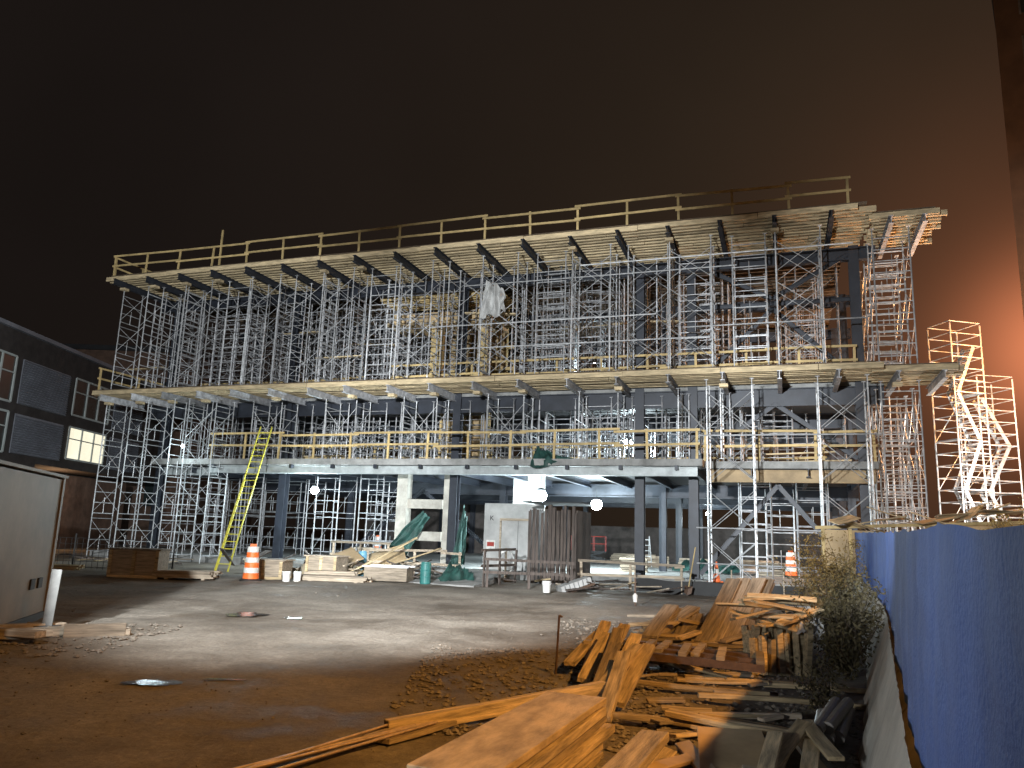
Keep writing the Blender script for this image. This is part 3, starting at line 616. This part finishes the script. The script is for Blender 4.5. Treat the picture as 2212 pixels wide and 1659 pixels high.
for z in(1.2,1.6): rm.bar((-1,-.4,z),(1,-.4,z),.02).bar((-1,.4,z),(1,.4,z),.02).bar((-1,-.4,z),(-1,.4,z),.02).bar((1,-.4,z),(1,.4,z),.02)
part('rail',rm,lf,m=M['red'])
for x in(-.75,.75):
    for y in(-.42,.3): part('wheel',MB().lathe([(.19,0),(.19,.12)],16),lf,(x,y+.12,.19),(math.pi/2,0,0),m=M['black'])
sl=thing('step_ladder','aluminium step ladder on the ground floor','step ladder',None,(7.3,41,FZ))
part('ladder_side',MB().beam((-.25,0,0),(-.18,.3,1.6),.03,.06).beam((.25,0,0),(.18,.3,1.6),.03,.06),sl,m=M['galv']);part('rear_leg',MB().beam((-.25,.8,0),(-.18,.35,1.6),.03,.04).beam((.25,.8,0),(.18,.35,1.6),.03,.04),sl,m=M['galv'])
for i in range(5): part('step',MB().box(-.22,.22,.03+i*.06,.12+i*.06,.28+i*.28,.31+i*.28),sl,m=M['galv'])
for (u,v,w) in((27.2,12,1.5),(24.5,14,2),(30,14,2),(12,6,1.4),(25,7,1.2),(31,10,1.8),(23,18,2.5)):
    p=W(u,v);o=thing('material_stack','stack of boards and materials on the ground floor','materials',None,(p[0],p[1],FZ),(0,0,R(-.4,.4)))
    for k in range(6): part('board',MB().box(-w/2+R(-.1,.1),w/2,-.4,.4,.1*k,.1*k+.08),o,m=M['greywood'])
def ladder(a,b,w,label,mt,nst):
    a=Vector(a);b=Vector(b);o=thing('extension_ladder',label,'ladder',None,a);d=b-a;s=Vector((1,-.1,0)).normalized()*w/2
    up=d.cross(s).normalized()
    for sg in(-1,1): part('rail',MB().beam(s*sg,d+s*sg,.035,.09),o,m=M[mt])
    part('rail',MB().beam(s*.9+up*.04,d*.6+s*.9+up*.04,.03,.08),o,m=M[mt]);part('rail',MB().beam(-s*.9+up*.04,d*.6-s*.9+up*.04,.03,.08),o,m=M[mt])
    for i in range(1,nst): part('rung',MB().bar(d*(i/nst)-s,d*(i/nst)+s,.018),o,m=M['yellow'])
ladder((-10.7,30.0,0),(-10.95,34.5,6.1),.52,'tall yellow fibreglass extension ladder leaning against the slab edge','yellow',22)
# ------------------------------------------------------------------ barrier + blue fence
path=[Vector(p) for p in((.5,.3),(1.2,1.85),(1.95,3.5),(3.5,6.8),(5.1,10.2),(6.0,12.2),(8.2,17.4),(10.3,22.7),(11.2,25))]
seg=[0]
for i in range(1,len(path)): seg.append(seg[-1]+(path[i]-path[i-1]).length)
def pth(s):
    s=max(0,min(seg[-1]-1e-4,s))
    for i in range(1,len(path)):
        if s<=seg[i]:
            t=(s-seg[i-1])/(seg[i]-seg[i-1]);return path[i-1].lerp(path[i],t),(path[i]-path[i-1]).normalized()
TL=seg[-1]
def ztop(s): return 1.75+.44*s/TL-.025*abs(math.sin(s*math.pi/2.4))+.012*noise.noise((s*2,1,1))
fe=thing('construction_fence','blue fabric covered construction fence on concrete barriers','fence',None)
def ff(a,b):
    s=a*TL;p,d=pth(s);n=Vector((-d.y,d.x));zt=ztop(s)
    zb=.80+.03*noise.noise((s*.9,0,0))
    fold=.035*noise.noise((s*.8+b*.5,b*.7,1))+.016*noise.noise((s*5+b,b*.8,4))*(1-.4*b)+.012*noise.noise((s*3-b*5,b*4,8))
    q=p+n*(.12+fold+.04*(1-b));return (q.x,q.y,zb+(zt-zb)*b)
part('fabric',MB().grid(ff,700,20),fe,m=M['blue'],smooth=True)
s=.3
while s<TL:
    p,d=pth(s);part('post',MB().bar((p.x,p.y,0.8),(p.x,p.y,1.70+.42*s/TL),.025),fe,m=M['galvd']);s+=2.4
s=0.2
while s<TL-2.6:
    p0,_=pth(s);p1,_=pth(s+2.55);d=(p1-p0);L=d.length
    prof=[(-.3,0),(.3,0),(.3,.08),(.14,.3),(.09,.8),(-.09,.8),(-.14,.3),(-.3,.08)]
    mb=MB();n=len(prof);mb.add([(0,y,z) for y,z in prof]+[(L,y,z) for y,z in prof],[tuple(range(n))]+[tuple(range(n,2*n))[::-1]]+[(i,n+i,n+(i+1)%n,(i+1)%n) for i in range(n)])
    thing('concrete_barrier','pale concrete barrier below the blue fence','barrier',mb,(p0.x+.08,p0.y,0),(0,0,math.atan2(d.y,d.x)),M['conc_l'],group='concrete barriers')
    s+=2.6
def sk(a,b):
    s=1.5+a*(TL-2.5);p,d=pth(s);n=Vector((-d.y,d.x));o=.20+.28*(1-b)+.04*noise.noise((s*1.2,b,2))*(1-b)+.012*noise.noise((s*6,b*2,5));q=p+n*o;return (q.x,q.y,.02+b*(.83+.01*math.sin(s*3)))
thing('barrier_cloth','pale geotextile cloth draped over the barriers','cloth',MB().grid(sk,300,12),m=M['conc_l'],smooth=True)
for i in range(5):
    o=thing('plastic_pipe','grey plastic pipe lying near the barrier','pipe',None,(2.65+(i%3)*.14,6.9+(i%3)*.12,.08+.1*(i//3)),(ra(-88),0,ra(-24-2*i)),group='grey pipes')
    part('tube',MB().bar((0,0,0),(0,0,1.1+.1*(i%2)),.055,14),o,m=M['pipe'])
cb=thing('plywood_hoarding','orange-lit plywood hoarding behind the fence','hoarding',None,(10.2,25.5,0),(0,0,-.12))
part('panel',MB().box(0,3.2,0,.04,0,2.25).box(3.25,6.6,.1,.14,0,2.6),cb,m=M['ply']);
for i in range(8): part('batten',MB().box(i*.85,i*.85+.09,-.06,-.003,0,2.3),cb,m=M['woodx'])
part('top_rail',MB().beam((-.2,-.1,2.3),(6.8,-.1,2.7),.05,.1),cb,m=M['woodx'])
for k in range(16): board(10.6+k*.38,24.8+R(-.3,.4),2.3+.03*k+R(0,.3),R(.8,1.9),random.choice([.1,.15,.4]),.03,R(-.9,.9),R(-.45,.45),R(-.4,.4),mt=random.choice(['ply','oldwood']),label='board resting on the hoarding top')
# ------------------------------------------------------------------ stair towers
def stair_tower(x,y,z,W_,Dp,n,yaw,label,H=2.2):
    o=thing('stair_tower',label,'scaffolding',None,(x,y,z),(0,0,yaw),group='scaffold stair towers')
    st=MB()
    for xx in(0,W_):
        for yy in(0,Dp): st.bar((xx,yy,0),(xx,yy,n*H+1),.035)
    part('standard',st,o,m=M['galv'])
    for k in range(n+1):
        lm=MB()
        for hh in (0,.55,1.1,1.65):
            zz=k*H+hh
            if k==n and hh>1.2: continue
            lm.bar((0,0,zz),(W_,0,zz),.022).bar((0,Dp,zz),(W_,Dp,zz),.022).bar((0,0,zz),(0,Dp,zz),.022).bar((W_,0,zz),(W_,Dp,zz),.022)
        part('ledger',lm,o,m=M['galv'])
        if k<n:
            sm=MB();x0,x1=(.3,W_-.3) if k%2==0 else (W_-.3,.3)
            for yy in(.15,.75): sm.beam((x0,yy,k*H),(x1,yy,(k+1)*H),.04,.16)
            for i in range(9): 
                t=(i+.5)/9;xx=x0+(x1-x0)*t;sm.box(xx-.12,xx+.12,.15,.75,k*H+t*H-.015,k*H+t*H+.015)
            part('stair_flight',sm,o,m=M['galv']);part('landing',MB().box(0,.4,.1,Dp-.1,k*H+.02,k*H+.06) if k%2 else MB().box(W_-.4,W_,.1,Dp-.1,k*H+.02,k*H+.06),o,m=M['galvd'])
            part('diagonal_brace',MB().bar((0,Dp,k*H),(W_,Dp,(k+1)*H),.018),o,m=M['galv'])
stair_tower(20.0,34.2,0,1.6,1.4,5,.2,'brightly lit galvanised scaffold stair tower beyond the fence')
stair_tower(21.9,35.6,0,1.8,1.4,4,.1,'galvanised scaffold stair tower lit orange and white')
for x,y in((18.4,37.0),(20.5,40.5)):
    tm_=tower_meshes(9.3,5);thing('shoring_tower','tall shoring tower beside the stair tower','scaffolding',tm_[4],(x,y,0),(0,0,R(-.3,.3)),group='galvanised shoring towers')
# ------------------------------------------------------------------ street lamp
sl=thing('street_lamp','tall street lamp with an orange sodium head','street lamp',None,(23.6,31.5,0))
part('pole',MB().bar((0,0,0),(0,0,9.6),.12,10,.07),sl,m=M['rust']);part('arm',MB().bar((0,0,9.5),(-1.2,-.3,9.9),.05),sl,m=M['rust'])
lh=part('lamp_head',MB().box(-1.7,-1.1,-.5,-.15,9.82,10.0),sl,m=M['dark']);part('lamp_lens',MB().box(-1.65,-1.15,-.45,-.2,9.74,9.818),lh,m=M['bulbw'])
# ------------------------------------------------------------------ bushes
def bush(x,y,z,rx,rz,n,mt,label,ls=.05,nb=12):
    o=thing('shrub',label,'shrub',None,(x,y,z));tm=MB();lm=MB();tips=[]
    for i in range(nb):
        a=R(0,6.28);e=R(.15,1.);p=Vector((0,0,0));d=Vector((math.cos(a)*e*.7,math.sin(a)*e*.7,1)).normalized();L=rz*R(.6,1.05)
        for k in range(4):
            q=p+d*L/4;tm.bar(p,q,.012*(1-k*.2),4);p=q;d=(d+Vector((R(-.3,.3),R(-.3,.3),R(-.15,.1)))).normalized();tips.append(p.copy())
            for _ in range(2):
                t=p+Vector((R(-1,1),R(-1,1),R(-.2,.8)))*rx*.35;tm.bar(p,t,.004,3);tips.append(t)
    for i in range(n):
        c=random.choice(tips)+Vector((random.gauss(0,.07),random.gauss(0,.07),random.gauss(0,.07)))
        a=Vector((R(-1,1),R(-1,1),R(-1,1))).normalized()*ls*R(.5,1.2);b=a.cross(Vector((R(-1,1),R(-1,1),R(-1,1)))).normalized()*ls*.3
        lm.add([c-a,c+b,c+a,c-b],[(0,1,2,3)])
    part('stems',tm,o,m=M['twig']);part('foliage',lm,o,m=M[mt])
bush(4.5,10.6,0,.5,1.15,2400,'leaf','dark leafy shrub growing against the barrier',.045,16)
bush(4.9,11.7,0,.5,1.2,2100,'leaf','dark leafy shrub growing against the barrier',.045,16)
bush(6.0,14.2,0,.6,1.3,1900,'leaf','dark leafy shrub growing against the barrier',.045,14)
bush(8.1,19.8,0,.8,1.9,2600,'dryleaf','orange-lit weedy shrub at the fence end',.05,18)
bush(7.5,18.9,0,.7,1.5,1900,'dryleaf','orange-lit weedy shrub at the fence end',.05,16)
bush(3.4,8.6,0,.3,.5,400,'leaf','small weeds beside the barrier',.04,8)
for (x,y,h) in ((13.0,20.0,2.7),(13.9,21.0,3.2),(11.9,18.6,2.3)):
    bush(x,y,0,1.0,h,2200,'dryleaf','orange-lit weedy shrub rising behind the blue fence',.06,18)
# ------------------------------------------------------------------ lighting
def spot(loc,tgt,E,col,deg,blend=.3,size=.15):
    l=bpy.data.lights.new('flood_fill_lamp','SPOT');l.energy=E;l.color=col;l.spot_size=math.radians(deg);l.spot_blend=blend;l.shadow_soft_size=size
    o=bpy.data.objects.new('flood_fill_light',l);COL.objects.link(o);o.location=loc;o.rotation_euler=(Vector(tgt)-Vector(loc)).to_track_quat('-Z','Y').to_euler();return o
wc=(.92,.97,1.)
spot((-5,-1,4.6),(-13,30,4.6),43000,wc,43,.45)
spot((-4.5,-1,4.6),(1,27,4.8),42000,wc,43,.45)
spot((-4,-1,4.6),(13,22,5.8),24000,wc,38,.5)
spot((-5,-1,9),(-3,18,0),34000,wc,31,.7,.5)  # added high fill lamp that brightens the yard ground
spot((-6,-2,2.3),(3.3,6.4,1.5),2000,wc,36,.6,.3)  # added low fill lamp that brightens the near face of the blue fence
so=(1,.46,.10)
spot((7.2,-.8,9.5),(2.4,8.6,0),8000,so,66,.9,.2)
def pt(loc,E,col,size=.25):
    l=bpy.data.lights.new('lamp','POINT');l.energy=E;l.color=col;l.shadow_soft_size=size;o=bpy.data.objects.new('lamp_glow',l);COL.objects.link(o);o.location=loc
pt((7.2,-.8,9.6),900,so,.2)
pt((21.2,31.0,9.4),5000,(1,.42,.12),.3)
pt((21.0,31.0,4.6),3600,(1,.94,.86),.3)
# world
w=bpy.data.worlds.new('World');sc.world=w;w.use_nodes=True;N=w.node_tree.nodes;L=w.node_tree.links;bg=N['Background']
tc=N.new('ShaderNodeTexCoord')
dp=N.new('ShaderNodeVectorMath');dp.operation='DOT_PRODUCT';nm=N.new('ShaderNodeVectorMath');nm.operation='NORMALIZE';L.new(tc.outputs['Generated'],nm.inputs[0]);L.new(nm.outputs[0],dp.inputs[0]);dp.inputs[1].default_value=Vector((.59,.79,.215)).normalized()
def mth(op,a,b,c=None):
    n=N.new('ShaderNodeMath');n.operation=op
    for i,q in enumerate((a,b,c)):
        if q is None: continue
        if isinstance(q,(int,float)): n.inputs[i].default_value=q
        else: L.new(q,n.inputs[i])
    return n.outputs[0]
mx=mth('MAXIMUM',dp.outputs['Value'],0.)
def vs(c,f):
    n=N.new('ShaderNodeVectorMath');n.operation='SCALE';n.inputs[0].default_value=c;L.new(f,n.inputs['Scale']);return n.outputs[0]
def va(a,b):
    n=N.new('ShaderNodeVectorMath');n.operation='ADD';L.new(a,n.inputs[0])
    if isinstance(b,tuple): n.inputs[1].default_value=b
    else: L.new(b,n.inputs[1])
    return n.outputs[0]
ns=N.new('ShaderNodeTexNoise');ns.inputs['Scale'].default_value=2.2;ns.inputs['Detail'].default_value=3;L.new(nm.outputs[0],ns.inputs['Vector'])
k=mth('MULTIPLY_ADD',ns.outputs['Fac'],.7,.65)
c=va(va(vs((.026,.0155,.0072),mth('POWER',mx,5.)),vs((.095,.027,.010),mth('POWER',mx,40.))),vs((.7,.21,.09),mth('POWER',mx,300.)))
c=va(c,(.0095,.0070,.0060))
sc2=N.new('ShaderNodeVectorMath');sc2.operation='SCALE';L.new(c,sc2.inputs[0]);L.new(k,sc2.inputs['Scale'])
L.new(sc2.outputs[0],bg.inputs['Color']);bg.inputs['Strength'].default_value=1.
# ------------------------------------------------------------------ camera
cam=bpy.data.cameras.new('camera');cam.sensor_width=36;cam.lens=.755*36;cam.clip_end=3000;cam.clip_start=.05
co=bpy.data.objects.new('camera',cam);COL.objects.link(co)
co.matrix_world=Matrix.Translation((0,0,1.7))@Matrix.Rotation(math.radians(101.1),4,'X')@Matrix.Rotation(math.radians(2.0),4,'Z')
sc.camera=co
